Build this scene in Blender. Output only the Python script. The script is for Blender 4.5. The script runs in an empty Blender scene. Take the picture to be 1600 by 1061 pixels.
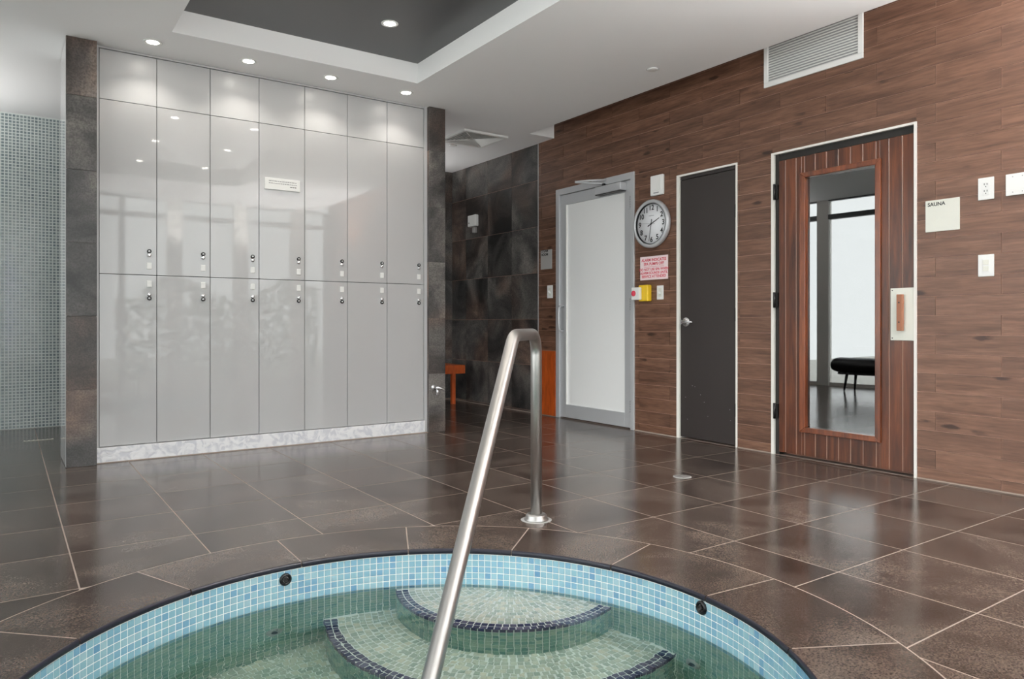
import bpy, bmesh, math, random
from mathutils import Vector, Matrix

# ------------------------------------------------------------------ camera, world, exposure
SC = bpy.context.scene
COL = SC.collection
F = 1140.7
A = math.atan(792 / F)
cd = bpy.data.cameras.new('camera')
cam = bpy.data.objects.new('camera', cd)
COL.objects.link(cam)
cam.location = (0, 0, 0.93)
cam.rotation_euler = (math.pi / 2, 0, -A)
cd.sensor_width = 36
cd.lens = 36 * F / 1600
cd.shift_y = -24.5 / 1600
cd.clip_start = 0.02
SC.camera = cam

SC.view_settings.view_transform = 'Standard'
SC.view_settings.look = 'None'
SC.view_settings.gamma = 1
SC.view_settings.use_curve_mapping = False
SC.view_settings.exposure = 0.55
cy = SC.cycles
cy.max_bounces = 14
cy.diffuse_bounces = 6
cy.glossy_bounces = 6
cy.transmission_bounces = 10
cy.transparent_max_bounces = 12
cy.sample_clamp_indirect = 6
cy.use_denoising = True
cy.blur_glossy = 0.2

w = bpy.data.worlds.new('world')
SC.world = w
w.use_nodes = True
bg = w.node_tree.nodes['Background']
bg.inputs[0].default_value = (0.97, 0.985, 1.0, 1)
bg.inputs[1].default_value = 2.8


def lamp(name, kind, loc, rot, energy, color=(1, 1, 1), **kw):
    l = bpy.data.lights.new(name, kind)
    l.energy = energy
    l.color = color
    for k, v in kw.items():
        setattr(l, k, v)
    o = bpy.data.objects.new(name, l)
    o.location = loc
    o.rotation_euler = rot
    COL.objects.link(o)
    return o


# portals at the two glazed walls only guide the sampling of the sky
def portal(loc, rot, sx, sy):
    o = lamp('window_portal', 'AREA', loc, rot, 1, shape='RECTANGLE', size=sx, size_y=sy)
    o.data.cycles.is_portal = True


portal((1.6, -0.86, 1.4), (math.pi / 2, 0, 0), 5.8, 2.7)
portal((-1.42, 3.5, 1.4), (math.pi / 2, 0, -math.pi / 2), 8.4, 2.7)


# added fill up-lights that brighten the ceiling; their unseen fixtures are built further down
FILL_UPLIGHTS = [((2.08, -0.70, 1.95), (0.25, 1.0)), ((3.06, -0.70, 1.95), (0.2, 1.0)), ((-1.24, 7.1, 1.95), (1.0, -.3)),
           ((4.46, 0.1, 1.95), (-1.0, 0.6)), ((-1.25, 1.94, 1.95), (1.0, 0.35)), ((0.34, -0.70, 1.95), (0.2, 1.0)), ((3.3, 7.74, 1.95), (.5, -1.0))]
for (p_, d_), w_ in zip(FILL_UPLIGHTS, (390, 470, 60, 500, 35, 110, 24)):
    v_ = Vector((d_[0] * .45, d_[1] * .45, 1.0)).normalized()
    lamp('fill_uplight', 'SPOT', (p_[0] + d_[0] * .08, p_[1] + d_[1] * .08, p_[2] + .1), v_.to_track_quat('-Z', 'Y').to_euler(), w_, (1, 0.985, 0.96),
         spot_size=math.radians(128), spot_blend=0.7, shadow_soft_size=0.12)


# ------------------------------------------------------------------ helpers
def srgb(r, g, b):
    f = lambda c: (c / 255 / 12.92) if c / 255 <= 0.04045 else ((c / 255 + 0.055) / 1.055) ** 2.4
    return (f(r), f(g), f(b), 1)


class MB:
    def __init__(s):
        s.v, s.f, s.t, s.sm = [], [], [], []

    def face(s, idx, tint=0.5, smooth=False):
        s.f.append(tuple(idx)); s.t.append(tint); s.sm.append(smooth)

    def box(s, x0, x1, y0, y1, z0, z1, tint=0.5):
        n = len(s.v)
        s.v += [(x, y, z) for z in (z0, z1) for y in (y0, y1) for x in (x0, x1)]
        for q in ((0, 2, 3, 1), (4, 5, 7, 6), (0, 1, 5, 4), (2, 6, 7, 3), (0, 4, 6, 2), (1, 3, 7, 5)):
            s.face([n + i for i in q], tint)
        return s

    def hexa(s, c, tint=0.5):      # 8 corners, bottom loop then top loop
        n = len(s.v)
        s.v += [tuple(p) for p in c]
        for q in ((3, 2, 1, 0), (4, 5, 6, 7), (0, 1, 5, 4), (1, 2, 6, 5), (2, 3, 7, 6), (3, 0, 4, 7)):
            s.face([n + i for i in q], tint)
        return s

    def prism(s, pts, z0, z1, tint=0.5):   # outline in xy, counter-clockwise
        n = len(s.v); k = len(pts)
        s.v += [(p[0], p[1], z0) for p in pts] + [(p[0], p[1], z1) for p in pts]
        s.face([n + i for i in range(k)][::-1], tint)
        s.face([n + k + i for i in range(k)], tint)
        for i in range(k):
            j = (i + 1) % k
            s.face((n + i, n + j, n + k + j, n + k + i), tint)
        return s

    def tube(s, path, r, n=16, cap=True, tint=0.5):
        P = [Vector(p) for p in path]
        rr = r if isinstance(r, (list, tuple)) else [r] * len(P)
        t0 = (P[1] - P[0]).normalized()
        up = Vector((0, 0, 1)) if abs(t0.z) < 0.9 else Vector((1, 0, 0))
        nrm = t0.cross(up).normalized()
        b = len(s.v)
        for i, p in enumerate(P):
            if i == 0: t = P[1] - P[0]
            elif i == len(P) - 1: t = P[-1] - P[-2]
            else: t = (P[i + 1] - p).normalized() + (p - P[i - 1]).normalized()
            t.normalize()
            nrm = (nrm - t * nrm.dot(t)).normalized()
            bi = t.cross(nrm)
            for k in range(n):
                a = 2 * math.pi * k / n
                s.v.append(tuple(p + (nrm * math.cos(a) + bi * math.sin(a)) * rr[i]))
        for i in range(len(P) - 1):
            for k in range(n):
                k2 = (k + 1) % n
                s.face((b + i * n + k, b + i * n + k2, b + (i + 1) * n + k2, b + (i + 1) * n + k), tint, True)
        if cap:
            s.face([b + k for k in range(n)][::-1], tint)
            s.face([b + (len(P) - 1) * n + k for k in range(n)], tint)
        return s

    def cyl(s, p0, p1, r, n=24, tint=0.5):
        return s.tube([p0, p1], r, n, True, tint)

    def lathe(s, prof, origin, axis, n=32, tint=0.5):   # prof: (radius, height along axis)
        ax = Vector(axis).normalized()
        u = ax.cross(Vector((0, 0, 1)) if abs(ax.z) < 0.9 else Vector((1, 0, 0))).normalized()
        vv = ax.cross(u); o = Vector(origin); b = len(s.v)
        for (r, h) in prof:
            for k in range(n):
                a = 2 * math.pi * k / n
                s.v.append(tuple(o + ax * h + (u * math.cos(a) + vv * math.sin(a)) * max(r, 1e-5)))
        for i in range(len(prof) - 1):
            for k in range(n):
                k2 = (k + 1) % n
                s.face((b + i * n + k, b + i * n + k2, b + (i + 1) * n + k2, b + (i + 1) * n + k), tint, True)
        s.face([b + k for k in range(n)][::-1], tint)
        s.face([b + (len(prof) - 1) * n + k for k in range(n)], tint)
        return s

    def mesh(s, name):
        m = bpy.data.meshes.new(name)
        m.from_pydata(s.v, [], s.f)
        a = m.attributes.new('tint', 'FLOAT', 'FACE')
        a.data.foreach_set('value', s.t)
        m.polygons.foreach_set('use_smooth', s.sm)
        m.update()
        return m

    def build(s, name, mat, parent=None, bevel=0, seg=2, off=(0, 0, 0)):
        m = s.mesh(name)
        if mat: m.materials.append(mat)
        o = bpy.data.objects.new(name, m)
        COL.objects.link(o)
        o.location = off
        if parent: o.parent = parent
        if bevel:
            b = o.modifiers.new('bevel', 'BEVEL'); b.width = bevel; b.segments = seg; b.limit_method = 'ANGLE'
            b.angle_limit = math.radians(50)
        return o


def tag(o, label, cat, group=None, kind=None):
    o['label'] = label; o['category'] = cat
    if group: o['group'] = group
    if kind: o['kind'] = kind
    return o


def struct(o):
    o['kind'] = 'structure'; return o


def empty(name, loc=(0, 0, 0)):
    o = bpy.data.objects.new(name, None); COL.objects.link(o); o.location = loc
    o.empty_display_size = 0.1
    return o


def inst(mesh, name, parent, mat4=None, loc=None):
    o = bpy.data.objects.new(name, mesh); COL.objects.link(o)
    if parent: o.parent = parent
    if mat4 is not None: o.matrix_local = mat4
    if loc is not None: o.location = loc
    return o


def copy_tree(src, parent=None):
    c = src.copy(); COL.objects.link(c)
    if parent: c.parent = parent
    for ch in list(src.children): copy_tree(ch, c)
    return c


def text(name, body, size, mat, parent, loc, rot, align='LEFT', depth=0.0006, space=1.0):
    cu = bpy.data.curves.new(name, 'FONT'); cu.body = body; cu.size = size; cu.extrude = depth; cu.offset = size * 0.022
    cu.align_x = align; cu.align_y = 'CENTER'; cu.space_line = space
    o = bpy.data.objects.new(name, cu); COL.objects.link(o)
    dg = bpy.context.evaluated_depsgraph_get()
    me = bpy.data.meshes.new_from_object(o.evaluated_get(dg))
    bpy.data.objects.remove(o)
    o = bpy.data.objects.new(name, me); COL.objects.link(o)
    me.materials.clear(); me.materials.append(mat)
    o.location = loc; o.rotation_euler = rot
    if parent: o.parent = parent
    return o


ROT_X = (math.pi / 2, 0, -math.pi / 2)    # text on the right wall, read from -x
ROT_Y = (math.pi / 2, 0, 0)               # text on faces towards -y


def minus(rects, hole):
    out = []
    hx0, hx1, hy0, hy1 = hole
    for (x0, x1, y0, y1) in rects:
        if hx1 <= x0 or hx0 >= x1 or hy1 <= y0 or hy0 >= y1:
            out.append((x0, x1, y0, y1)); continue
        if hx0 > x0: out.append((x0, hx0, y0, y1))
        if hx1 < x1: out.append((hx1, x1, y0, y1))
        a, b = max(x0, hx0), min(x1, hx1)
        if hy0 > y0: out.append((a, b, y0, hy0))
        if hy1 < y1: out.append((a, b, hy1, y1))
    return [r for r in out if r[1] - r[0] > 0.004 and r[3] - r[2] > 0.004]


# ------------------------------------------------------------------ materials
def mat(name):
    m = bpy.data.materials.new(name); m.use_nodes = True
    nt = m.node_tree
    return m, nt, nt.nodes['Principled BSDF'], nt.nodes['Material Output']


def plain(name, col, rough=0.5, metal=0.0, spec=0.5, coat=0.0, emit=0.0, aniso=0.0):
    m, nt, b, o = mat(name)
    b.inputs['Base Color'].default_value = col
    b.inputs['Roughness'].default_value = rough
    b.inputs['Metallic'].default_value = metal
    b.inputs['Specular IOR Level'].default_value = spec
    b.inputs['Coat Weight'].default_value = coat
    b.inputs['Coat Roughness'].default_value = 0.03
    if emit:
        b.inputs['Emission Color'].default_value = col
        b.inputs['Emission Strength'].default_value = emit
    return m


def N(nt, t, **kw):
    n = nt.nodes.new(t)
    for k, v in kw.items():
        if k.startswith('i_'): n.inputs[k[2:].replace('_', ' ')].default_value = v
        else: setattr(n, k, v)
    return n


def ramp(nt, stops):
    r = N(nt, 'ShaderNodeValToRGB')
    e = r.color_ramp.elements
    e[0].position, e[0].color = stops[0]
    e[1].position, e[1].color = stops[-1]
    for p, c in stops[1:-1]:
        x = e.new(p); x.color = c
    return r


def coords(nt, scale=(1, 1, 1), rnd=20.0):
    g = N(nt, 'ShaderNodeNewGeometry')
    oi = N(nt, 'ShaderNodeObjectInfo')
    mul = N(nt, 'ShaderNodeMath', operation='MULTIPLY'); mul.inputs[1].default_value = rnd
    nt.links.new(oi.outputs['Random'], mul.inputs[0])
    add = N(nt, 'ShaderNodeVectorMath', operation='ADD')
    cmb = N(nt, 'ShaderNodeCombineXYZ')
    for k in range(3): nt.links.new(mul.outputs[0], cmb.inputs[k])
    nt.links.new(g.outputs['Position'], add.inputs[0]); nt.links.new(cmb.outputs[0], add.inputs[1])
    mp = N(nt, 'ShaderNodeVectorMath', operation='MULTIPLY'); mp.inputs[1].default_value = scale
    nt.links.new(add.outputs[0], mp.inputs[0])
    return mp.outputs[0], oi.outputs['Random']


def mixc(nt, a, b, fac, mode='MIX'):
    m = N(nt, 'ShaderNodeMix', data_type='RGBA', blend_type=mode)
    for sock, val in ((m.inputs[6], a), (m.inputs[7], b), (m.inputs[0], fac)):
        if hasattr(val, 'is_output') or isinstance(val, bpy.types.NodeSocket): nt.links.new(val, sock)
        else: sock.default_value = val
    return m.outputs[2]


def wood_mat(name, dark, mid, light, scale, rough=0.45, rnd=True, knots=True, coat=0.0, var=0.35):
    m, nt, b, o = mat(name)
    v, r = coords(nt, scale, 23.0)
    n1 = N(nt, 'ShaderNodeTexNoise', i_Scale=1.0, i_Detail=8.0, i_Roughness=0.62, i_Distortion=0.6)
    nt.links.new(v, n1.inputs['Vector'])
    rp = ramp(nt, [(0.28, dark), (0.5, mid), (0.74, light)])
    nt.links.new(n1.outputs['Fac'], rp.inputs[0])
    c = rp.outputs[0]
    n2 = N(nt, 'ShaderNodeTexNoise', i_Scale=4.5, i_Detail=4.0)
    nt.links.new(v, n2.inputs['Vector'])
    r2 = ramp(nt, [(0.40, (0.55, 0.50, 0.48, 1)), (0.52, (1, 1, 1, 1)), (0.68, (1.25, 1.22, 1.2, 1))])
    nt.links.new(n2.outputs['Fac'], r2.inputs[0])
    c = mixc(nt, c, r2.outputs[0], 0.45, 'MULTIPLY')
    # plank to plank
    r3 = ramp(nt, [(0.0, (1 - var, 1 - var, 1 - var, 1)), (1.0, (1 + var * .5, 1 + var * .45, 1 + var * .4, 1))])
    nt.links.new(r, r3.inputs[0])
    c = mixc(nt, c, r3.outputs[0], 1.0, 'MULTIPLY')
    if knots:
        v2, _ = coords(nt, (0, 3.2, 11.0), 7.0)
        vo = N(nt, 'ShaderNodeTexVoronoi', i_Scale=1.0); nt.links.new(v2, vo.inputs['Vector'])
        nn = N(nt, 'ShaderNodeTexNoise', i_Scale=3.0, i_Detail=3.0); nt.links.new(v2, nn.inputs['Vector'])
        ad = N(nt, 'ShaderNodeMath', operation='MULTIPLY_ADD'); ad.inputs[1].default_value = 0.35
        nt.links.new(nn.outputs['Fac'], ad.inputs[0]); nt.links.new(vo.outputs['Distance'], ad.inputs[2])
        rk = ramp(nt, [(0.27, (0.2, 0.13, 0.11, 1)), (0.36, (1, 1, 1, 1))])
        nt.links.new(ad.outputs[0], rk.inputs[0])
        g3 = N(nt, 'ShaderNodeNewGeometry')
        nm = N(nt, 'ShaderNodeTexNoise', i_Scale=1.7, i_Detail=1.0); nt.links.new(g3.outputs['Position'], nm.inputs['Vector'])
        rm = ramp(nt, [(0.49, (0, 0, 0, 1)), (0.56, (0.92, 0.92, 0.92, 1))]); nt.links.new(nm.outputs['Fac'], rm.inputs[0])
        c = mixc(nt, c, rk.outputs[0], rm.outputs[0], 'MULTIPLY')
    nt.links.new(c, b.inputs['Base Color'])
    b.inputs['Roughness'].default_value = rough
    b.inputs['Coat Weight'].default_value = coat
    b.inputs['Coat Roughness'].default_value = 0.15
    bp = N(nt, 'ShaderNodeBump', i_Strength=0.25, i_Distance=0.002)
    nt.links.new(n1.outputs['Fac'], bp.inputs['Height']); nt.links.new(bp.outputs[0], b.inputs['Normal'])
    return m


M = {}
M['plank'] = wood_mat('wood_look_tile', srgb(80, 54, 41), srgb(110, 78, 61), srgb(134, 99, 80), (6, 1.9, 22), 0.4, var=0.12)
M['sauna_wood'] = wood_mat('sauna_wood', srgb(50, 22, 8), srgb(88, 44, 20), srgb(122, 66, 34), (14, 14, 1.2), 0.35, knots=False, coat=0.15, var=0.25)
M['mould_wood'] = wood_mat('moulding_wood', srgb(80, 36, 14), srgb(116, 58, 28), srgb(142, 78, 42), (14, 14, 1.2), 0.3, knots=False, coat=0.5, var=0.1)
M['handle_wood'] = plain('handle_wood', srgb(150, 98, 72), 0.5)
M['orange'] = wood_mat('orange_wood', srgb(160, 66, 16), srgb(178, 78, 24), srgb(190, 92, 34), (8, 8, 2), 0.4, knots=False, var=0.05)


def stone_mat(name, c1, c2, c3, rough, scale=2.0, warm=None, spec=0.5, bump=0.3, fine=95.0, lo=0.55, hi=1.18, dist=0.8, mott=1.0):
    m, nt, b, o = mat(name)
    v, r = coords(nt, (1, 1, 1), 9.0)
    n1 = N(nt, 'ShaderNodeTexNoise', i_Scale=scale, i_Detail=6.0, i_Roughness=0.6, i_Distortion=dist); nt.links.new(v, n1.inputs['Vector'])
    rp = ramp(nt, [(0.5 - .2 * mott, c1), (0.5, c2), (0.5 + .23 * mott, c3)]); nt.links.new(n1.outputs['Fac'], rp.inputs[0])
    n2 = N(nt, 'ShaderNodeTexNoise', i_Scale=fine, i_Detail=2.0, i_Roughness=0.6); nt.links.new(v, n2.inputs['Vector'])
    r2 = ramp(nt, [(0.36, (lo, lo * .98, lo * .96, 1)), (0.62, (hi, hi * .99, hi * .98, 1))]); nt.links.new(n2.outputs['Fac'], r2.inputs[0])
    c = mixc(nt, rp.outputs[0], r2.outputs[0], 0.75, 'MULTIPLY')
    r3 = ramp(nt, [(0.0, (0.86, 0.86, 0.86, 1)), (1.0, (1.1, 1.1, 1.1, 1))]); nt.links.new(r, r3.inputs[0])
    c = mixc(nt, c, r3.outputs[0], 1.0, 'MULTIPLY')
    if warm:
        n4 = N(nt, 'ShaderNodeTexNoise', i_Scale=1.3, i_Detail=2.0); nt.links.new(v, n4.inputs['Vector'])
        r4 = ramp(nt, [(0.48, (0, 0, 0, 1)), (0.62, (1, 1, 1, 1))]); nt.links.new(n4.outputs['Fac'], r4.inputs[0])
        c = mixc(nt, c, warm, r4.outputs[0], 'MULTIPLY')
    nt.links.new(c, b.inputs['Base Color'])
    rr = N(nt, 'ShaderNodeMapRange'); rr.inputs[3].default_value = rough * 0.7; rr.inputs[4].default_value = rough * 1.35
    nt.links.new(n1.outputs['Fac'], rr.inputs[0]); nt.links.new(rr.outputs[0], b.inputs['Roughness'])
    b.inputs['Specular IOR Level'].default_value = spec
    bp = N(nt, 'ShaderNodeBump', i_Strength=bump, i_Distance=0.0006)
    nt.links.new(n2.outputs['Fac'], bp.inputs['Height']); nt.links.new(bp.outputs[0], b.inputs['Normal'])
    return m


M['floor'] = stone_mat('polished_porcelain', srgb(56, 46, 42), srgb(84, 73, 67), srgb(110, 99, 92), 0.15, 2.2, spec=0.5, bump=0.4, fine=170.0, lo=0.35, hi=1.45)
M['stone'] = stone_mat('dark_basalt', srgb(38, 37, 37), srgb(80, 78, 77), srgb(122, 118, 114), 0.42, 1.9, warm=(1.25, 0.92, 0.78, 1), bump=0.5, dist=0.9, mott=.75, lo=.5, hi=1.25)
M['marble'] = plain('white_marble', srgb(234, 234, 238), 0.2)
_nt = M['marble'].node_tree
_g = N(_nt, 'ShaderNodeNewGeometry'); _n = N(_nt, 'ShaderNodeTexNoise', i_Scale=14.0, i_Detail=3.0, i_Distortion=1.5)
_nt.links.new(_g.outputs['Position'], _n.inputs['Vector'])
_b = N(_nt, 'ShaderNodeBump', i_Strength=0.6, i_Distance=0.012)
_nt.links.new(_n.outputs['Fac'], _b.inputs['Height']); _nt.links.new(_b.outputs[0], _nt.nodes['Principled BSDF'].inputs['Normal'])
_r = ramp(_nt, [(0.4, srgb(214, 215, 222)), (0.55, srgb(240, 240, 243))]); _nt.links.new(_n.outputs['Fac'], _r.inputs[0])
_nt.links.new(_r.outputs[0], _nt.nodes['Principled BSDF'].inputs['Base Color'])
M['navy'] = plain('navy_bullnose', srgb(30, 30, 42), 0.3)
M['grout'] = plain('floor_grout', srgb(156, 142, 132), 0.7)
M['wall_grout'] = plain('plank_joint', srgb(176, 138, 122), 0.7)
M['stone_grout'] = plain('stone_grout', srgb(92, 88, 84), 0.7)
M['pool_grout'] = plain('pool_grout', srgb(240, 242, 238), 0.6)


def tint_mat(name, stops, rough=0.15):
    m, nt, b, o = mat(name)
    at = N(nt, 'ShaderNodeAttribute', attribute_name='tint')
    rp = ramp(nt, stops); nt.links.new(at.outputs['Fac'], rp.inputs[0])
    nt.links.new(rp.outputs[0], b.inputs['Base Color'])
    b.inputs['Roughness'].default_value = rough
    return m


M['mosaic'] = tint_mat('blue_glass_mosaic', [(0, srgb(98, 144, 178)), (0.3, srgb(124, 166, 190)), (0.6, srgb(138, 178, 192)), (1, srgb(160, 190, 200))])
M['sage'] = tint_mat('sage_mosaic', [(0, srgb(172, 184, 174)), (0.4, srgb(198, 204, 192)), (0.75, srgb(212, 214, 200)), (1, srgb(230, 224, 208))])
M['sea'] = tint_mat('shaded_sage_mosaic', [(0, srgb(112, 152, 146)), (0.4, srgb(138, 172, 162)), (0.75, srgb(154, 182, 168)), (1, srgb(178, 196, 182))])  # sage tile of risers and lower wall, shade put into its colour
M['navy_tile'] = tint_mat('navy_mosaic', [(0, srgb(34, 42, 84)), (0.4, srgb(66, 66, 96)), (1, srgb(110, 106, 130))])
M['shower'] = tint_mat('grey_green_mosaic', [(0, srgb(126, 142, 146)), (0.5, srgb(146, 160, 162)), (1, srgb(166, 178, 178))], 0.12)
M['shower_grout'] = plain('shower_grout', srgb(236, 242, 240), 0.5)

M['ceiling'] = plain('ceiling_paint', srgb(244, 244, 245), 0.8)
M['tray_dark'] = plain('charcoal_ceiling', srgb(84, 84, 86), 0.35)
M['white'] = plain('white_plastic', srgb(236, 236, 234), 0.35)
M['white_paint'] = plain('white_paint', srgb(240, 237, 231), 0.6)
M['cream'] = plain('cream_metal', srgb(224, 224, 214), 0.35)
M['locker'] = plain('gloss_lacquer', srgb(182, 182, 183), 0.5, coat=1.0)
M['locker_top'] = plain('satin_laminate', srgb(192, 192, 193), 0.32)
M['gap'] = plain('dark_gap', srgb(40, 38, 36), 0.8)
M['black'] = plain('black_rubber', srgb(22, 22, 23), 0.5)
M['black_gloss'] = plain('black_lacquer', srgb(20, 20, 22), 0.25)
M['door_black'] = plain('brown_black_door', srgb(50, 44, 42), 0.38)
M['chrome'] = plain('chrome', srgb(228, 228, 230), 0.25, 0.85)
M['alu'] = plain('brushed_aluminium', srgb(200, 201, 204), 0.38, 0.35)
M['frost'] = plain('frosted_glass', srgb(240, 240, 240), 0.25)
M['dark_metal'] = plain('dark_metal', srgb(48, 46, 46), 0.4, 0.6)
M['bronze'] = plain('window_frame_paint', srgb(88, 90, 92), 0.45)
M['red'] = plain('red_print', srgb(214, 60, 84), 0.5)
M['ink'] = plain('black_print', srgb(28, 28, 30), 0.5)
M['grey_ink'] = plain('grey_print', srgb(150, 150, 152), 0.5)
M['pinkish'] = plain('pink_paper', srgb(246, 226, 228), 0.5)
M['yellow'] = plain('yellow_plastic', srgb(236, 196, 40), 0.4)
M['plaque_grey'] = plain('grey_plaque', srgb(170, 168, 166), 0.4)
M['led'] = plain('lit_lens', (1, 0.95, 0.86, 1), 0.5, emit=30)
M['led_dim'] = plain('lit_small_lamp', (1, 0.93, 0.8, 1), 0.5, emit=3)
M['paving'] = plain('outdoor_paving', srgb(190, 188, 182), 0.8)
M['leaf'] = plain('hedge_leaf', srgb(70, 98, 52), 0.6)
M['fabric'] = plain('black_vinyl', srgb(24, 24, 25), 0.4)


def steel():
    m, nt, b, o = mat('brushed_stainless')
    b.inputs['Metallic'].default_value = 1
    b.inputs['Base Color'].default_value = srgb(186, 184, 182)
    n = N(nt, 'ShaderNodeTexNoise', i_Scale=30.0, i_Detail=3.0)
    g = N(nt, 'ShaderNodeNewGeometry'); nt.links.new(g.outputs['Position'], n.inputs['Vector'])
    rr = N(nt, 'ShaderNodeMapRange'); rr.inputs[3].default_value = 0.34; rr.inputs[4].default_value = 0.38
    nt.links.new(n.outputs['Fac'], rr.inputs[0]); nt.links.new(rr.outputs[0], b.inputs['Roughness'])
    return m


M['steel'] = steel()


def pane_mat(name, tint, refl, rough=0.0):
    m, nt, b, o = mat(name)
    nt.nodes.remove(b)
    tr = N(nt, 'ShaderNodeBsdfTransparent'); tr.inputs[0].default_value = tint
    gl = N(nt, 'ShaderNodeBsdfGlossy'); gl.inputs['Roughness'].default_value = rough
    gl.inputs[0].default_value = (0.95, 0.95, 0.95, 1)
    mx = N(nt, 'ShaderNodeMixShader')
    if refl is None:
        fr = N(nt, 'ShaderNodeFresnel', i_IOR=1.5); nt.links.new(fr.outputs[0], mx.inputs[0])
    else:
        mx.inputs[0].default_value = refl
    nt.links.new(tr.outputs[0], mx.inputs[1]); nt.links.new(gl.outputs[0], mx.inputs[2])
    nt.links.new(mx.outputs[0], o.inputs[0])
    return m


M['pane'] = pane_mat('window_glass', (0.96, 0.98, 0.97, 1), None)
M['mirror_glass'] = pane_mat('reflective_tinted_glass', (0.25, 0.25, 0.26, 1), 0.24, 0.01)


def water_mat():
    m, nt, b, o = mat('spa_water')
    b.inputs['Base Color'].default_value = (1, 1, 1, 1)
    b.inputs['Transmission Weight'].default_value = 1
    b.inputs['Roughness'].default_value = 0
    b.inputs['IOR'].default_value = 1.333
    g = N(nt, 'ShaderNodeNewGeometry')
    n = N(nt, 'ShaderNodeTexNoise', i_Scale=11.0, i_Detail=2.0, i_Distortion=0.5)
    nt.links.new(g.outputs['Position'], n.inputs['Vector'])
    bp = N(nt, 'ShaderNodeBump', i_Strength=0.12, i_Distance=0.02)
    nt.links.new(n.outputs['Fac'], bp.inputs['Height']); nt.links.new(bp.outputs[0], b.inputs['Normal'])
    va = N(nt, 'ShaderNodeVolumeAbsorption'); va.inputs['Color'].default_value = (0.50, 0.87, 0.72, 1); va.inputs['Density'].default_value = 0.55
    nt.links.new(va.outputs[0], o.inputs['Volume'])
    return m


M['water'] = water_mat()

rnd = random.Random(7)
ZC = 2.79          # ceiling
XL, YF, YB, XR = -1.3, -0.75, 7.80, 4.52
PC = Vector((0.924, 1.765))      # spa centre
RI, RO = 1.046, 1.385

# ------------------------------------------------------------------ floor
TX0, TY0, TP, TQ = 0.215, 0.125, 0.470, 0.475


def cell_minus_disc(x0, x1, y0, y1, R, n=14):
    per = []
    for (a, b) in (((x0, y0), (x1, y0)), ((x1, y0), (x1, y1)), ((x1, y1), (x0, y1)), ((x0, y1), (x0, y0))):
        for i in range(n * 4):
            t = i / (n * 4)
            per.append(Vector((a[0] + (b[0] - a[0]) * t, a[1] + (b[1] - a[1]) * t)))
    out = [(p - PC).length > R for p in per]
    corners = {0, n * 4, n * 8, n * 12}
    if all(out): return [[(x0, y0), (x1, y0), (x1, y1), (x0, y1)]]
    if not any(out): return []
    L = len(per)
    st = next(i for i in range(L) if out[i] and not out[i - 1])
    runs, cur = [], []
    for k in range(L):
        i = (st + k) % L
        if out[i]: cur.append(i)
        elif cur: runs.append(cur); cur = []
    if cur: runs.append(cur)
    polys = []

    def cross(p, q):     # point of the segment on the circle
        lo, hi = 0.0, 1.0
        for _ in range(30):
            mid = (lo + hi) / 2
            if (p.lerp(q, mid) - PC).length > R: lo = mid
            else: hi = mid
        return p.lerp(q, lo)
    for r in runs:
        s = cross(per[r[0]], per[r[0] - 1]); e = cross(per[r[-1]], per[(r[-1] + 1) % L])
        pts = [s] + [per[i] for i in r if i in corners] + [e]
        a0 = math.atan2(e.y - PC.y, e.x - PC.x); a1 = math.atan2(s.y - PC.y, s.x - PC.x)
        da = (a1 - a0 + math.pi) % (2 * math.pi) - math.pi
        m_ = max(2, int(abs(da) * R / 0.03))
        for k in range(1, m_):
            a = a0 + da * k / m_
            pts.append(Vector((PC.x + R * math.cos(a), PC.y + R * math.sin(a))))
        area = sum(pts[i].x * pts[(i + 1) % len(pts)].y - pts[(i + 1) % len(pts)].x * pts[i].y for i in range(len(pts))) / 2
        if abs(area) > 2e-4: polys.append([tuple(p) for p in (pts if area > 0 else pts[::-1])])
    return polys


slab = MB()
for i in range(12):
    for j in range(17):
        X0 = XL - 0.1 + i * 0.5; Y0 = YF - 0.1 + j * 0.525
        for p in cell_minus_disc(X0, min(X0 + 0.5, XR + 0.12), Y0, min(Y0 + 0.525, YB + 0.1), 1.058):
            slab.prism(p, -0.14, -0.0005)
floor = struct(slab.build('floor', M['grout']))
G = 0.0028
full_tile = MB().box(0, TP - 2 * G, 0, TQ - 2 * G, -0.012, 0).mesh('floor_tile')
full_tile.materials.append(M['floor'])
i0 = math.floor((XL - TX0) / TP); j0 = math.floor((YF - TY0) / TQ)
for i in range(i0, 11):
    for j in range(j0, 18):
        x0, x1 = max(XL, TX0 + i * TP) + G, min(XR - 0.002, TX0 + (i + 1) * TP) - G
        y0, y1 = max(YF, TY0 + j * TQ) + G, min(YB - 0.002, TY0 + (j + 1) * TQ) - G
        if x1 - x0 < 0.03 or y1 - y0 < 0.03: continue
        if 0.33 < x0 and x1 < 3.13 and y0 > 5.6 and y1 < 7.4: continue
        ps = cell_minus_disc(x0, x1, y0, y1, RO + 0.003)
        if len(ps) == 1 and len(ps[0]) == 4 and abs(x1 - x0 - TP + 2 * G) < 1e-6 and abs(y1 - y0 - TQ + 2 * G) < 1e-6:
            inst(full_tile, 'floor_tile', floor, loc=(x0, y0, 0)); continue
        for p in ps:
            MB().prism(p, -0.012, 0.0).build('floor_tile', M['floor'], floor)
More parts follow.
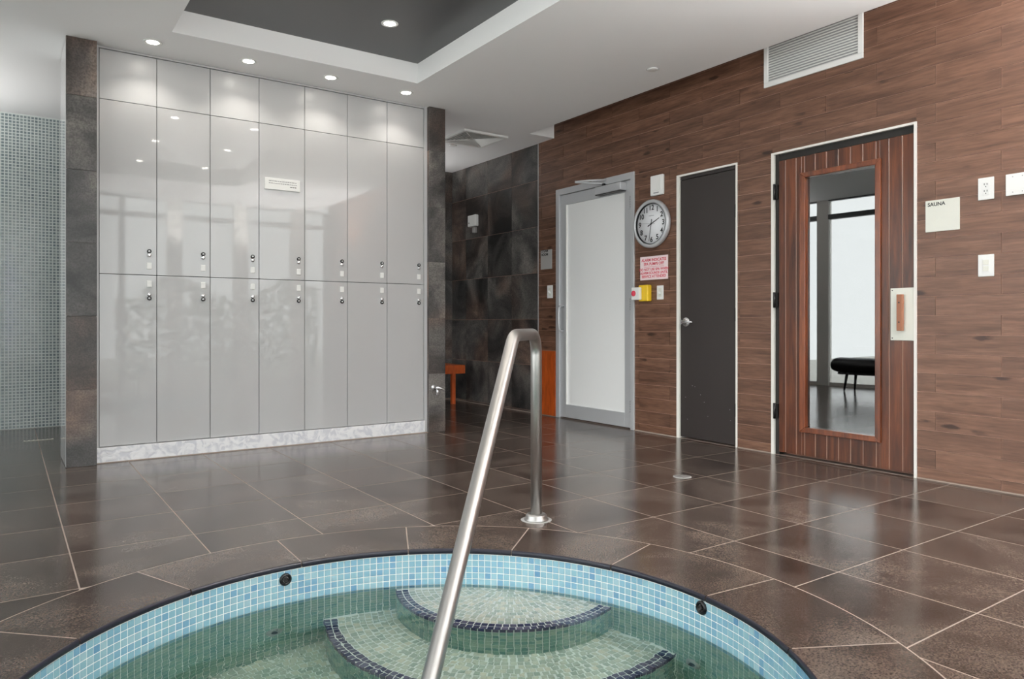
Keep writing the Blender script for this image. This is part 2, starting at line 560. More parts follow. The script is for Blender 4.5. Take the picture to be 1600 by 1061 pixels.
# coping stones round the spa, each with its dark rounded lip
JO = [41.7 + 23.4 * k for k in range(-7, 9)]
for k in range(len(JO)):
    a0 = JO[k]; a1 = JO[(k + 1) % len(JO)]
    if a1 < a0: a1 += 360
    if a1 - a0 < 3: continue
    n = max(3, int((a1 - a0) / 1.5))
    g = 0.0028
    inn, outr = [], []
    for q in range(n + 1):
        a = math.radians(a0) + (math.radians(a1 - a0)) * q / n
        ei = (g / RI) * (1 - 2 * q / n); eo = (g / RO) * (1 - 2 * q / n)
        inn.append((PC.x + (RI + .004) * math.cos(a + ei), PC.y + (RI + .004) * math.sin(a + ei)))
        outr.append((PC.x + (RO - .003) * math.cos(a + eo), PC.y + (RO - .003) * math.sin(a + eo)))
    mb = MB().prism(outr + inn[::-1], -0.02, 0.0)
    mb.build('coping_stone', M['floor'], floor)
    mb = MB(); prof = [(RI + .0042, -0.0005), (RI + .0005, -0.002), (RI - .002, -0.007), (RI - .002, -0.019), (RI + .004, -0.023)]
    for q in range(n + 1):
        a = math.radians(a0) + (math.radians(a1 - a0)) * q / n
        a += (g / RI) * (1 - 2 * q / n)
        mb.v += [(PC.x + r * math.cos(a), PC.y + r * math.sin(a), z) for r, z in prof]
    for q in range(n):
        for p in range(4):
            b = q * 5 + p
            mb.face((b, b + 5, b + 6, b + 1)[::-1], 0.5, True)
    mb.build('coping_lip', M['navy'], floor)
# drains
def drain(x, y, r, name, m):
    d = MB().lathe([(r, 0), (r, .002), (r * .93, .003), (0, .003)], (0, 0, 0), (0, 0, 1), 32).build(name, m)
    d.location = (x, y, 0)
    for k in range(5):
        ly = r * (-0.6 + 0.3 * k); lx = math.sqrt(max(0, (r * .85) ** 2 - ly ** 2))
        MB().box(-lx, lx, ly - r * .05, ly + r * .05, .0025, .0034).build('drain_slot', M['dark_metal'], d)
    return d


tag(drain(3.382, 3.056, 0.055, 'floor_drain', M['plaque_grey']), 'round pale drain cover in the floor before the dark door', 'drain')
tag(drain(3.62, 6.62, 0.07, 'floor_drain', M['white']), 'small white drain cover on alcove floor beside the right pillar', 'drain')
sd = MB().box(-.1, .1, -.012, .012, 0, .004).build('channel_drain', M['cream'])
sd.location = (0.22, 6.95, 0)
for k in range(6):
    MB().box(-.09 + k * .031, -.07 + k * .031, -.006, .006, .004, .0046).build('drain_slot', M['dark_metal'], sd)
tag(sd, 'short pale linear drain in the shower floor by the mosaic wall', 'drain')

# ------------------------------------------------------------------ right wall: wood look planks, stone at the far end
DOORS = {'glass': (4.627, 5.727, 0, 2.262), 'black': (3.541, 4.139, 0, 2.142), 'sauna': (2.228, 3.235, 0, 2.147)}
ZT = 3.03
holes = [(YF, YF + 0.0, 0, 0)]
back = [(YF - 0.1, YB + 0.1, -0.14, ZT + 0.05)]
for d in DOORS.values(): back = minus(back, (d[0], d[1], -0.14, d[3]))
wb = MB()
for (a, b, c, d) in back: wb.box(XR + 0.003, XR + 0.16, a, b, c, d)
for d in DOORS.values(): wb.box(XR + 0.10, XR + 0.16, d[0], d[1], -0.14, d[3])
wall_r = struct(wb.build('wall_right', M['wall_grout']))
PG = 0.0015
PYEND = 6.03
rest = MB()
for row in range(29):
    z0 = 0 if row == 0 else 0.067 + (row - 1) * 0.114
    z1 = min(0.067 + row * 0.114, ZT)
    if z1 - z0 < .02: continue
    base = 2.117 if row % 2 else 1.774 - 0.004
    for k in range(-5, 7):
        y0 = base + k * 0.701; y1 = y0 + 0.701
        y0 = max(y0, YF); y1 = min(y1, PYEND)
        if y1 - y0 < 0.01: continue
        rs = [(y0 + PG, y1 - PG, z0 + PG, z1 - PG)]
        for d in DOORS.values(): rs = minus(rs, (d[0], d[1], d[2] - .1, d[3]))
        for r in rs:
            if r[1] < 1.3 or r[2] > 2.95 or (r[1] - r[0] < .03):
                rest.box(XR, XR + 0.01, r[0], r[1], r[2], r[3], rnd.random())
            else:
                j = rnd.uniform(-.0006, .0006)
                MB().box(XR + j, XR + 0.01, r[0], r[1], r[2], r[3]).build('plank', M['plank'], wall_r)
ro = rest.build('plank_field', M['plank'], wall_r); ro['kind'] = 'stuff'
MB().box(XR - 0.004, XR + 0.01, PYEND, PYEND + 0.008, 0, ZC).build('corner_strip', M['alu'], wall_r)
for j in range(4):
    for k in range(-1, 6):
        y0 = PYEND + 0.009 + j * 0.478; y1 = min(y0 + 0.478, YB)
        z0 = max(0, 0.022 + k * 0.478); z1 = min(0.022 + (k + 1) * 0.478, ZC)
        if z1 - z0 < .01 or y1 - y0 < .03: continue
        MB().box(XR + rnd.uniform(-.001, .001), XR + .01, y0 + .0015, y1 - .0015, z0 + .0015, z1 - .0015).build('stone_tile', M['stone'], wall_r)

# back wall: shower mosaic on the left, stone in the alcove on the right
wbk = MB().box(XL - 0.1, XR + 0.1, YB + 0.004, YB + 0.12, -0.14, ZC + 0.3)
wall_b = struct(wbk.build('wall_back', M['stone_grout']))
MB().box(XL, 0.9, YB + 0.001, YB + 0.006, 0, ZC).build('mosaic_bed', M['shower_grout'], wall_b)
mo = MB(); P = 0.0275
zz = 0.004
while zz + P < ZC:
    xx = XL + 0.003
    while xx + P < 0.9:
        mo.box(xx + .0042, xx + P - .0042, YB - 0.001, YB + .003, zz + .0042, zz + P - .0042, rnd.random())
        xx += P
    zz += P
mo = mo.build('mosaic_field', M['shower'], wall_b); mo['kind'] = 'stuff'
for j in range(5):
    for k in range(-1, 6):
        x0 = 2.4 + j * 0.478; x1 = min(x0 + 0.478, XR - .002)
        z0 = max(0, 0.022 + k * 0.478); z1 = min(0.022 + (k + 1) * 0.478, ZC)
        if z1 - z0 < .01 or x1 - x0 < .03: continue
        MB().box(x0 + .0015, x1 - .0015, YB - .002, YB + .004, z0 + .0015, z1 - .0015).build('stone_tile', M['stone'], wall_b)

# pale caulk lines at the foot of the right wall
ys = [(YF, 2.228), (3.235, 3.541), (4.139, 4.627), (5.727, YB)]
bb = MB()
for a, b in ys: bb.box(XR - 0.006, XR, a, b, 0, 0.007)
struct(bb.build('baseboard_right', M['grout']))

# ------------------------------------------------------------------ ceiling with the sunken tray and the slot along the right wall
TR = (0.872, 2.621, 0.9, 5.055)
XE = 4.212
cm = MB()
rects = minus([(XL - 0.1, XE, YF - 0.1, YB + 0.1)], TR)
for (a, b, c, d) in rects: cm.box(a, b, c, d, ZC, ZC + 0.03)
cm.box(XE, XR + .003, 5.77, YB + .003, ZC, ZC + .03)
cm.box(XE, XR + .003, 5.77, 5.80, ZC + .03, ZT)
cm.box(XE - .02, XE, YF - .1, 5.80, ZC + .03, ZT)
cm.box(XE - .02, XR + .16, YF - .1, 5.80, ZT, ZT + .05)
t = 0.02
for (a, b, c, d) in ((TR[0] - t, TR[0], TR[2] - t, TR[3] + t), (TR[1], TR[1] + t, TR[2] - t, TR[3] + t),
                     (TR[0], TR[1], TR[2] - t, TR[2]), (TR[0], TR[1], TR[3], TR[3] + t)):
    cm.box(a, b, c, d, ZC + .03, ZC + 0.152)
ceil = struct(cm.build('ceiling', M['ceiling']))
MB().box(TR[0] - t, TR[1] + t, TR[2] - t, TR[3] + t, ZC + 0.152, ZC + 0.19).build('tray_panel', M['tray_dark'], ceil)


def downlight(x, y, z, watts, label, group):
    e = empty('downlight', (x, y, z))
    MB().lathe([(0.057, 0), (0.057, -0.004), (0.046, -0.006), (0.036, 0.0)], (0, 0, 0), (0, 0, 1), 32).build('trim_ring', M['white'], e)
    MB().lathe([(0.036, -0.0015), (0.036, -0.003), (0.0, -0.003)], (0, 0, 0), (0, 0, 1), 32).build('lens', M['led'], e)
    l = lamp('lamp_light', 'SPOT', (0, 0, -0.02), (0, 0, 0), watts, (1, 0.94, 0.85), spot_size=math.radians(125), spot_blend=0.6, shadow_soft_size=0.035)
    l.parent = e
    tag(e, label, 'ceiling light', group)


for k, (x, lb) in enumerate(((0.80, 'recessed ceiling light above the leftmost locker column'),
                             (1.416, 'recessed ceiling light above the third locker column'),
                             (2.02, 'recessed ceiling light above the fifth locker column'),
                             (2.65, 'recessed ceiling light above the lockers nearest the right pillar'))):
    downlight(x, 5.31, ZC, 6, lb, 'recessed lights in a row above the lockers')
downlight(2.116, 4.483, ZC + .152, 10, 'recessed light in the dark sunken ceiling near its right corner', 'recessed lights in the dark ceiling tray')
downlight(1.36, 4.483, ZC + .152, 10, 'recessed light in the dark sunken ceiling at the top edge of the photo', 'recessed lights in the dark ceiling tray')
for (x, y, w_) in ((2.116, 3.42, 'right, second row from the lockers'), (1.36, 3.42, 'left, second row from the lockers'), (2.116, 2.32, 'right, third row from the lockers'),
                (1.36, 2.32, 'left, third row from the lockers'), (2.116, 1.14, 'right, above the camera end of the spa'), (1.36, 1.14, 'left, above the camera end of the spa')):
    downlight(x, y, ZC + .152, 10, 'recessed tray light mirrored in the lockers, ' + w_, 'recessed lights in the dark ceiling tray, out of view')

# ceiling diffuser, sprinklers
dv = empty('ceiling_diffuser', (3.845, 6.22, ZC))
s = 0.255
fr = MB()
fr.box(-s, s, -s, -s + .03, -.022, 0); fr.box(-s, s, s - .03, s, -.022, 0); fr.box(-s, -s + .03, -s + .03, s - .03, -.022, 0); fr.box(s - .03, s, -s + .03, s - .03, -.022, 0)
fr.build('frame', M['white'], dv, 0.003)
MB().box(-s + .03, s - .03, -s + .03, s - .03, -.004, 0).build('backing', M['plaque_grey'], dv)
for d in range(4):
    rt = Matrix.Rotation(d * math.pi / 2, 4, 'Z')
    for k in range(7):
        q = s - .05 - k * .03
        hw = q
        m = MB(); c = [(-hw, -q, -.004), (hw, -q, -.004), (hw, -q + .003, -.004), (-hw, -q + .003, -.004),
                       (-hw, -q - .014, -.017), (hw, -q - .014, -.017), (hw, -q - .011, -.017), (-hw, -q - .011, -.017)]
        m.hexa([rt @ Vector(p) for p in c]); m.build('louvre', M['white'], dv)
    m = MB(); m.tube([rt @ Vector((.02, .02, -.014)), rt @ Vector((s - .03, s - .03, -.014))], .006, 6); m.build('mitre_bar', M['white'], dv)
tag(dv, 'square white louvred air diffuser on the ceiling beyond the right pillar', 'air vent')


def sprinkler(x, y, label):
    e = MB().lathe([(.042, 0), (.042, -.003), (.03, -.008), (.0, -.008)], (0, 0, 0), (0, 0, 1), 24).build('sprinkler_cap', M['white'])
    e.location = (x, y, ZC)
    MB().lathe([(.045, 0), (.045, -.0015), (.042, -.0015)], (0, 0, 0), (0, 0, 1), 24).build('rim', M['grey_ink'], e)
    tag(e, label, 'sprinkler')


sprinkler(3.885, 3.793, 'small round sprinkler cap alone on the white ceiling above the doors')
sprinkler(3.83, 6.60, 'small round sprinkler cap beside the louvred ceiling diffuser')

# ------------------------------------------------------------------ glazed walls behind and to the left of the camera
def glazing(name, along, at, spans, a0, a1, blocks):
    """along 'x' or 'y'; spans of glass; everything else is solid frame"""
    e = struct(empty(name, (0, 0, 0)))
    def bx(mb, p, q, d0, d1, z0, z1):
        if along == 'x': mb.box(p, q, at - d1, at - d0, z0, z1)
        else: mb.box(at - d1, at - d0, p, q, z0, z1)
    edges = [a0] + [v for s_ in spans for v in s_] + [a1]
    for i in range(0, len(edges), 2):
        if edges[i + 1] - edges[i] > .005:
            wide = edges[i + 1] - edges[i] > .15
            mb = MB(); bx(mb, edges[i], edges[i + 1], 0, .1, 0, ZC)
            mb.build('column' if wide else 'mullion', M['white_paint'] if wide else M['bronze'], e)
    for (p, q) in spans:
        mb = MB(); bx(mb, p, q, .03, .07, 0, .05); mb.build('bottom_rail', M['white_paint'], e)
        mb = MB(); bx(mb, p, q, -.01, .08, 2.50, 2.57); mb.build('transom', M['bronze'], e)
        mb = MB(); bx(mb, p, q, .0, .08, ZC - .015, ZC); mb.build('top_rail', M['bronze'], e)
        mb = MB(); bx(mb, p, q, .04, .048, .05, 2.50); mb.build('pane', M['pane'], e)
        mb = MB(); bx(mb, p, q, .04, .048, 2.57, ZC - .015); mb.build('pane', M['pane'], e)
    return e


glazing('window_1', 'x', YF, [(-1.15, -.45), (-.37, .3), (.38, .62), (.70, 1.35), (1.43, 1.99), (2.2, 2.95), (3.17, 3.85), (4.1, 4.42)], XL, XR, None)
glazing('window_2', 'y', XL, [(-.6, .6), (.68, 1.9), (1.98, 3.2), (3.28, 4.1), (4.18, 4.95), (5.03, 5.90), (6.08, 6.8)], YF, YB, None)
struct(MB().box(XL - 12, XR + 8, YF - 12, YF - .12, -.2, -.06).box(XL - 12, XL - .12, YF - .12, YB + 3, -.2, -.06).build('ground_outside', M['paving']))
# hedge outside the doors, seen mirrored in the lockers
hd = MB(); r2 = random.Random(3)
for k in range(2600):
    x = r2.uniform(1.6, 5.2); z = r2.uniform(.0, 1.65 + .25 * math.sin(x * 3)); y = YF - 2.6 + r2.uniform(-.3, .3) * (1 - z / 3)
    sz = r2.uniform(.05, .1); n = len(hd.v)
    u = Vector((r2.uniform(-1, 1), r2.uniform(-1, 1), r2.uniform(-1, 1))).normalized() * sz
    v_ = u.cross(Vector((r2.uniform(-1, 1), r2.uniform(-1, 1), r2.uniform(-1, 1)))).normalized() * sz * .5
    c = Vector((x, y, z - .06))
    hd.v += [tuple(c - u), tuple(c + v_), tuple(c + u), tuple(c - v_)]
    hd.face((n, n + 1, n + 2, n + 3), r2.random())
ho = hd.build('hedge', M['leaf'])
tag(ho, 'leafy green hedge outside the glass doors, seen mirrored in the lockers', 'hedge', kind='stuff')

# ------------------------------------------------------------------ pillars
def pillar(x0, x1, y0, y1, label, left_glare):
    e = empty('stone_pillar', ((x0 + x1) / 2, y0, 0))
    ox, oy = (x0 + x1) / 2, y0
    zs = [0, .022, .501, .98, 1.459, 1.931, 2.414, ZC]
    MB().box(x0 + .004 - ox, x1 - .004 - ox, .004, y1 - oy, 0, ZC).build('core', M['stone_grout'], e)
    for i in range(1, len(zs) - 1):
        z0 = zs[i] if i > 1 else 0
        MB().box(x0 - ox, x1 - ox, 0, .012, z0 + .0012, zs[i + 1] - .0012).build('stone_tile', M['stone'], e, 0.001, 1)
        for xa, xb in (((x1 - .006 - ox, x1 - ox),) if left_glare else ((x0 - ox, x0 + .006 - ox), (x1 - .006 - ox, x1 - ox))):
            MB().box(xa, xb, .0125, y1 - oy, z0 + .0012, zs[i + 1] - .0012).build('stone_tile', M['stone'], e)
    if left_glare:
        MB().box(x0 - .002 - ox, x0 + .004 - ox, .004, y1 - oy, 0.005, ZC - .003).build('glare_panel', M['locker'], e)  # pale sheet in place of stone, standing in for glare on this side
    return tag(e, label, 'pillar')


pillar(0.322, 0.496, 5.50, 6.02, 'dark stone pillar left of the lockers with brown veining near the top', True)
pillar(2.979, 3.135, 5.53, 6.02, 'dark stone pillar right of the lockers carrying the white tap', False)

# ------------------------------------------------------------------ lockers
XS = [0.515, 0.865, 1.215, 1.562, 1.909, 2.259, 2.605, 2.946]
YL = 5.57
ORD = ['leftmost', 'second from the left', 'third from the left', 'middle', 'third from the right', 'second from the right', 'rightmost']
lg = 0.0035


def hardware(door, x, y, zl, up):
    """latch plate, chrome knob and black lock ring"""
    s_ = 1 if up else -1
    MB().box(x - .016, x + .016, y - .006, y, zl - .022, zl + .022).build('latch_plate', M['white'], door, .003)
    zc = zl + s_ * .074; zb = zl + s_ * .100
    MB().lathe([(.0145, 0), (.0145, .006), (.011, .012), (.004, .013)], (x, y, zc), (0, -1, 0), 20).build('knob', M['chrome'], door)
    MB().lathe([(.0145, 0), (.0145, .009), (.010, .012), (.0075, .0105)], (x, y, zb), (0, -1, 0), 20).build('lock_ring', M['black_gloss'], door)
    MB().lathe([(.0065, .008), (.0065, .0125), (.001, .013)], (x, y, zb), (0, -1, 0), 16).build('key_core', M['chrome'], door)


for c in range(7):
    x0, x1 = XS[c] + lg / 2, XS[c + 1] - lg / 2
    for kind, z0, z1 in (('lower', .106, 1.266), ('upper', 1.266, 2.436), ('top', 2.436, 2.771)):
        z0 += lg / 2; z1 -= lg / 2
        nm = 'overhead_cupboard' if kind == 'top' else 'locker'
        e = empty(nm, (x0, YL, z0))
        wd, h = x1 - x0, z1 - z0
        MB().box(.001, wd - .001, .02, .48, 0.0, h).build('carcass', M['gap'], e)
        d = MB().box(0, wd, 0, .019, 0, h).build('door', M['locker_top' if kind == 'top' else 'locker'], e, .0015, 2)
        if kind == 'upper': hardware(d, wd - .046, 0, 1.330 - z0, True)
        if kind == 'lower': hardware(d, wd - .046, 0, 1.206 - z0, False)
        lb = {'lower': 'glossy grey lower locker standing on the marble curb', 'upper': 'glossy grey upper locker', 'top': 'satin grey overhead cupboard under the ceiling'}[kind]
        if kind == 'upper' and c == 3: lb = 'glossy grey upper locker with the small white notice on it'
        tag(e, lb + ', ' + ORD[c] + ' of its row', 'cupboard' if kind == 'top' else 'locker', {'lower': 'lower row of lockers', 'upper': 'upper row of lockers', 'top': 'overhead cupboards above the lockers'}[kind])
tr = MB(); tr.box(.498, .512, YL - .004, YL + .48, .104, ZC - .001); tr.box(2.949, 2.977, YL - .006, YL + .48, .0, ZC - .001); tr.box(.512, 2.949, YL, YL + .48, 2.774, ZC - .001)
tr.box(.512, .515, YL + .01, YL + .4, .104, 2.774)
struct(tr.build('trim_1', M['locker_top']))
pl = MB().box(.498, 2.948, YL - .022, YL + .45, 0, .1035).build('curb', M['marble'], None, .003)
tag(pl, 'long white marble curb beneath the row of lockers', 'curb')
struct(MB().box(.498, 2.977, YL - .026, YL - .0222, 0, .006).build('trim_2', M['grout']))
# notice on the fourth upper locker
e = MB().box(0, .268, -.012, 0, 0, .087).build('notice_plate', M['white'], None, .002); e.location = (1.601, YL - .0005, 1.945)
tag(e, 'small white notice plate with fine grey print on the middle upper locker', 'sign')
for (xx0, xx1, zz0, m_) in ((.03, .24, .062, 'grey_ink'), (.03, .243, .045, 'grey_ink'), (.19, .245, .026, 'ink')):
    x = xx0; ln = MB(); rr_ = random.Random(int(zz0 * 1000))
    while x < xx1 - .004:
        L_ = min(rr_.uniform(.008, .022), xx1 - x)
        ln.box(x, x + L_, -.0126, -.0121, zz0, zz0 + .0055); x += L_ + .004
    ln.build('print_line', M[m_], e)

# spigot on the right pillar
e = empty('wall_tap', (3.022, 5.53, .385))
MB().lathe([(.026, 0), (.026, .004), (.012, .012), (.009, .05), (.016, .052), (.016, .078), (.008, .082)], (0, 0, 0), (0, -1, 0), 20).build('body', M['chrome'], e)
MB().tube([(0, -.062, 0), (0, -.068, -.03), (0, -.07, -.06)], [.011, .010, .013], 14).build('spout', M['chrome'], e)
MB().tube([(0, -.082, .004), (.03, -.088, -.006), (.055, -.09, -.026)], [.008, .007, .005], 10).build('lever', M['chrome'], e)
tag(e, 'small bright wall tap low on the right stone pillar', 'tap')

# ------------------------------------------------------------------ doors
def wx_box(mb, y0, y1, z0, z1, d0, d1):
    """box on the right wall; d measured into the room from the wall face"""
    return mb.box(XR - d1, XR - d0, y0, y1, z0, z1)


# door 1: aluminium frame with frosted glass
d1 = struct(empty('door_1', (0, 0, 0)))
Y0, Y1, Z1 = 4.627, 5.727, 2.262
for nm, r in (('jamb', (Y0, Y0 + .045, 0, Z1)), ('jamb', (Y1 - .055, Y1, 0, Z1)), ('head', (Y0 + .045, Y1 - .055, Z1 - .06, Z1))):
    wx_box(MB(), *r, -.09, .014).build(nm, M['alu'], d1, .003)
LY0, LY1, LZ1 = Y0 + .048, Y1 - .058, Z1 - .064
for nm, r in (('stile', (LY0, LY0 + .085, .012, LZ1)), ('stile', (LY1 - .085, LY1, .012, LZ1)), ('rail', (LY0 + .085, LY1 - .085, LZ1 - .1, LZ1)), ('rail', (LY0 + .085, LY1 - .085, .012, .14))):
    wx_box(MB(), *r, -.05, -.004).build(nm, M['alu'], d1, .002)
wx_box(MB(), LY0 + .085, LY1 - .085, .14, LZ1 - .1, -.034, -.018).build('glass_panel', M['frost'], d1)
wx_box(MB(), LY1 - .092, LY1 - .085, .14, LZ1 - .1, -.03, -.001).build('glazing_bead', M['white'], d1)
for z in (2.0, 1.1, .2):
    h_ = wx_box(MB(), LY0 - .004, LY0 + .024, z - .055, z + .055, -.004, .012).build('hinge', M['alu'], d1)
    for k in range(5):
        wx_box(MB(), LY0 - .002, LY0 + .0, z - .05 + k * .022, z - .034 + k * .022, .012, .0135).build('knuckle', M['dark_metal'], h_)
# pull handle
hy = LY1 - .045
MB().tube([(XR + .004, hy, 1.105), (XR - .035, hy, 1.105), (XR - .055, hy, 1.085), (XR - .058, hy, .98), (XR - .055, hy, .88), (XR - .035, hy, .86), (XR + .004, hy, .86)], .0105, 12).build('pull_handle', M['alu'], d1)
# closer
cb = wx_box(MB(), 4.735, 5.08, LZ1 - .085, LZ1 - .015, -.004, .07).build('closer_body', M['alu'], d1, .006)
wx_box(MB(), 4.74, 5.075, LZ1 - .092, LZ1 - .0855, .0, .066).build('closer_base', M['dark_metal'], cb)
MB().cyl((XR - .03, 5.0, LZ1 - .015), (XR - .03, 5.0, LZ1 + .012), .016, 16).build('spindle', M['dark_metal'], d1)
MB().tube([(XR - .03, 5.0, LZ1 + .014), (XR - .10, 5.1, LZ1 + .026), (XR - .235, 5.16, LZ1 + .03)], [.012, .011, .012], 8).build('closer_arm', M['alu'], d1)
MB().tube([(XR - .235, 5.16, LZ1 + .03), (XR - .12, 5.08, LZ1 + .045), (XR - .01, 4.99, LZ1 + .05)], [.010, .009, .010], 8).build('closer_arm', M['alu'], d1)

# door 2: dark flush door
d2 = struct(empty('door_2', (0, 0, 0)))
Y0, Y1, Z1 = 3.541, 4.139, 2.142
for nm, r in (('casing', (Y0 - .002, Y0 + .012, 0, Z1)), ('casing', (Y1 - .026, Y1 + .002, 0, Z1)), ('casing', (Y0 + .012, Y1 - .026, Z1 - .014, Z1))):
    wx_box(MB(), *r, -.09, .006).build(nm, M['white_paint'], d2)
wx_box(MB(), Y0 + .012, Y1 - .026, Z1 - .04, Z1 - .014, -.09, -.01).build('head', M['door_black'], d2)
wx_box(MB(), Y0 + .017, Y1 - .03, .014, Z1 - .045, -.05, -.008).build('leaf', M['door_black'], d2, .002)
lv = MB().lathe([(.038, 0), (.038, .006), (.030, .014), (.012, .014), (.012, .05), (.004, .052)], (XR + .008, 4.048, .945), (-1, 0, 0), 28).build('lever_rose', M['chrome'], d2)
MB().tube([(XR - .04, 4.052, .945), (XR - .046, 4.01, .947), (XR - .046, 3.96, .944), (XR - .036, 3.945, .943)], [.011, .010, .009, .007], 12).build('lever', M['chrome'], lv)
wx_box(MB(), 4.094, 4.106, .925, .965, -.008, .001).build('latch', M['chrome'], d2)
for z in (1.78, 1.0, .28):
    wx_box(MB(), Y0 + .011, Y0 + .02, z - .05, z + .05, -.008, .008).build('hinge', M['dark_metal'], d2)
rs = random.Random(5)
sc_ = MB()
for k in range(9):
    y = rs.uniform(3.6, 4.08); z = rs.uniform(.12, .45)
    wx_box(sc_, y, y + .006, z, z + .005, -.0085, -.0076)
so = sc_.build('scuff_marks', M['grey_ink'], d2); so['kind'] = 'stuff'

# door 3: sauna door of upright boards with a long glass
d3 = struct(empty('door_3', (0, 0, 0)))
Y0, Y1, Z1 = 2.228, 3.235, 2.147
for nm, r in (('casing', (Y0 - .004, Y0 + .012, 0, Z1 + .004)), ('casing', (Y1 - .016, Y1 + .006, 0, Z1 + .004)), ('casing', (Y0 + .012, Y1 - .016, Z1 - .01, Z1 + .004))):
    wx_box(MB(), *r, -.09, .008).build(nm, M['white_paint'], d3)
wx_box(MB(), Y0 + .012, Y0 + .026, 0, Z1 - .01, -.09, -.03).build('jamb', M['gap'], d3)
wx_box(MB(), Y1 - .05, Y1 - .016, 0, Z1 - .01, -.09, -.012).build('jamb', M['gap'], d3)
wx_box(MB(), Y0 + .026, Y1 - .05, Z1 - .055, Z1 - .01, -.09, -.018).build('head', M['gap'], d3)
by = [2.243, 2.312, 2.395, 2.478, 2.564, 2.648, 2.732, 2.816, 2.900, 2.98, 3.045, 3.13, 3.185]
gy0, gy1, gz0, gz1 = 2.444, 3.014, .182, 1.971
lz0, lz1 = .022, Z1 - .06
for k in range(len(by) - 1):
    for (a, b, c, d) in minus([(by[k] + .002, by[k + 1] - .002, lz0, lz1)], (gy0 + .01, gy1 - .01, gz0 + .01, gz1 - .01)):
        wx_box(MB(), a, b, c, d, -.045, -.002).build('board', M['sauna_wood'], d3, .002, 1)
lfb = MB()
for (a, b, c, d) in minus([(by[0] + .004, by[-1] - .004, lz0 + .004, lz1 - .004)], (gy0 + .012, gy1 - .012, gz0 + .012, gz1 - .012)):
    wx_box(lfb, a, b, c, d, -.05, -.0035)
lfb.build('board_groove', plain('groove_wood', srgb(150, 120, 104), 0.6), d3)
# mitred moulding
w_ = .036
def mould(pts):
    m = MB(); c = []
    for dd in (-.045, .012):
        c += [(XR - dd, p[0], p[1]) for p in pts]
    m.hexa(c); m.build('moulding', M['mould_wood'], d3, .004)
mould([(gy0, gz0), (gy0, gz1), (gy0 + w_, gz1 - w_), (gy0 + w_, gz0 + w_)])
mould([(gy1, gz1), (gy1, gz0), (gy1 - w_ - .01, gz0 + w_), (gy1 - w_ - .01, gz1 - w_)])
mould([(gy0, gz1), (gy1, gz1), (gy1 - w_ - .01, gz1 - w_), (gy0 + w_, gz1 - w_)])
mould([(gy1, gz0), (gy0, gz0), (gy0 + w_, gz0 + w_), (gy1 - w_ - .01, gz0 + w_)])
gp = MB()      # the pane sits slightly skew in its rebate
ga, gb, gc, gd = gy0 + .03, gy1 - .04, gz0 + .03, gz1 - .03
sk = .035 * (gb - ga) / 2
gp.hexa([(XR + .028 + sk, ga, gc), (XR + .028 - sk, gb, gc), (XR + .034 - sk, gb, gc), (XR + .034 + sk, ga, gc),
         (XR + .028 + sk, ga, gd), (XR + .028 - sk, gb, gd), (XR + .034 - sk, gb, gd), (XR + .034 + sk, ga, gd)])
gp.build('glass', M['mirror_glass'], d3)
wx_box(MB(), gy0 + .02, gy1 - .03, gz0 + .02, gz1 - .02, -.09, -.06).build('dark_interior', M['gap'], d3)
hp = wx_box(MB(), 2.241, 2.383, .828, 1.150, .002, .0045).build('handle_plate', M['cream'], d3, .006)
wx_box(MB(), 2.296, 2.328, .887, 1.110, .012, .042).build('handle', M['handle_wood'], hp, .003)
wx_box(MB(), 2.300, 2.324, .93, .95, .0045, .012).build('standoff', M['handle_wood'], hp)
wx_box(MB(), 2.300, 2.324, 1.05, 1.07, .0045, .012).build('standoff', M['handle_wood'], hp)
for z in (.94, 1.06):
    MB().cyl((XR - .0415, 2.312, z), (XR - .0428, 2.312, z), .005, 10).build('screw', M['ink'], hp)
for y, z in ((2.372, .842), (2.372, 1.136)):
    MB().cyl((XR - .0044, y, z), (XR - .0056, y, z), .004, 10).build('screw', M['ink'], hp)
for z in (1.87, 1.10, .31):
    h_ = MB().cyl((XR - .012, Y1 - .024, z - .055), (XR - .012, Y1 - .024, z + .055), .009, 12).build('hinge', M['dark_metal'], d3)
    wx_box(MB(), Y1 - .044, Y1 - .018, z - .05, z + .05, -.012, .006).build('hinge_leaf', M['dark_metal'], h_)

# ------------------------------------------------------------------ things on the right wall
def wall_empty(name, y, z): return empty(name, (XR, y, z))


def pbox(y0, y1, z0, z1, d0, d1):      # local to a wall_empty, d into the room
    return MB().box(-d1, -d0, y0, y1, z0, z1)


# return-air grille
e = wall_empty('return_grille', 2.556, 2.632)
L_, H_ = .743, .37
for r in ((0, L_, 0, .035), (0, L_, H_ - .035, H_), (0, .035, .035, H_ - .035), (L_ - .035, L_, .035, H_ - .035)):
    pbox(*r, 0.001, .014).build('frame', M['white'], e, .003)
pbox(.035, L_ - .035, .035, H_ - .035, .001, .003).build('backing', M['grey_ink'], e)
for k in range(16):
    z = .04 + k * .0185
    m = MB().hexa([(-.004, .036, z), (-.012, .036, z - .008), (-.012, L_ - .036, z - .008), (-.004, L_ - .036, z),
                   (-.004, .036, z + .0045), (-.012, .036, z - .0035), (-.012, L_ - .036, z - .0035), (-.004, L_ - .036, z + .0045)])
    m.build('louvre', M['white'], e)
tag(e, 'long white louvred air grille high on the wooden wall above the sauna door', 'air vent')

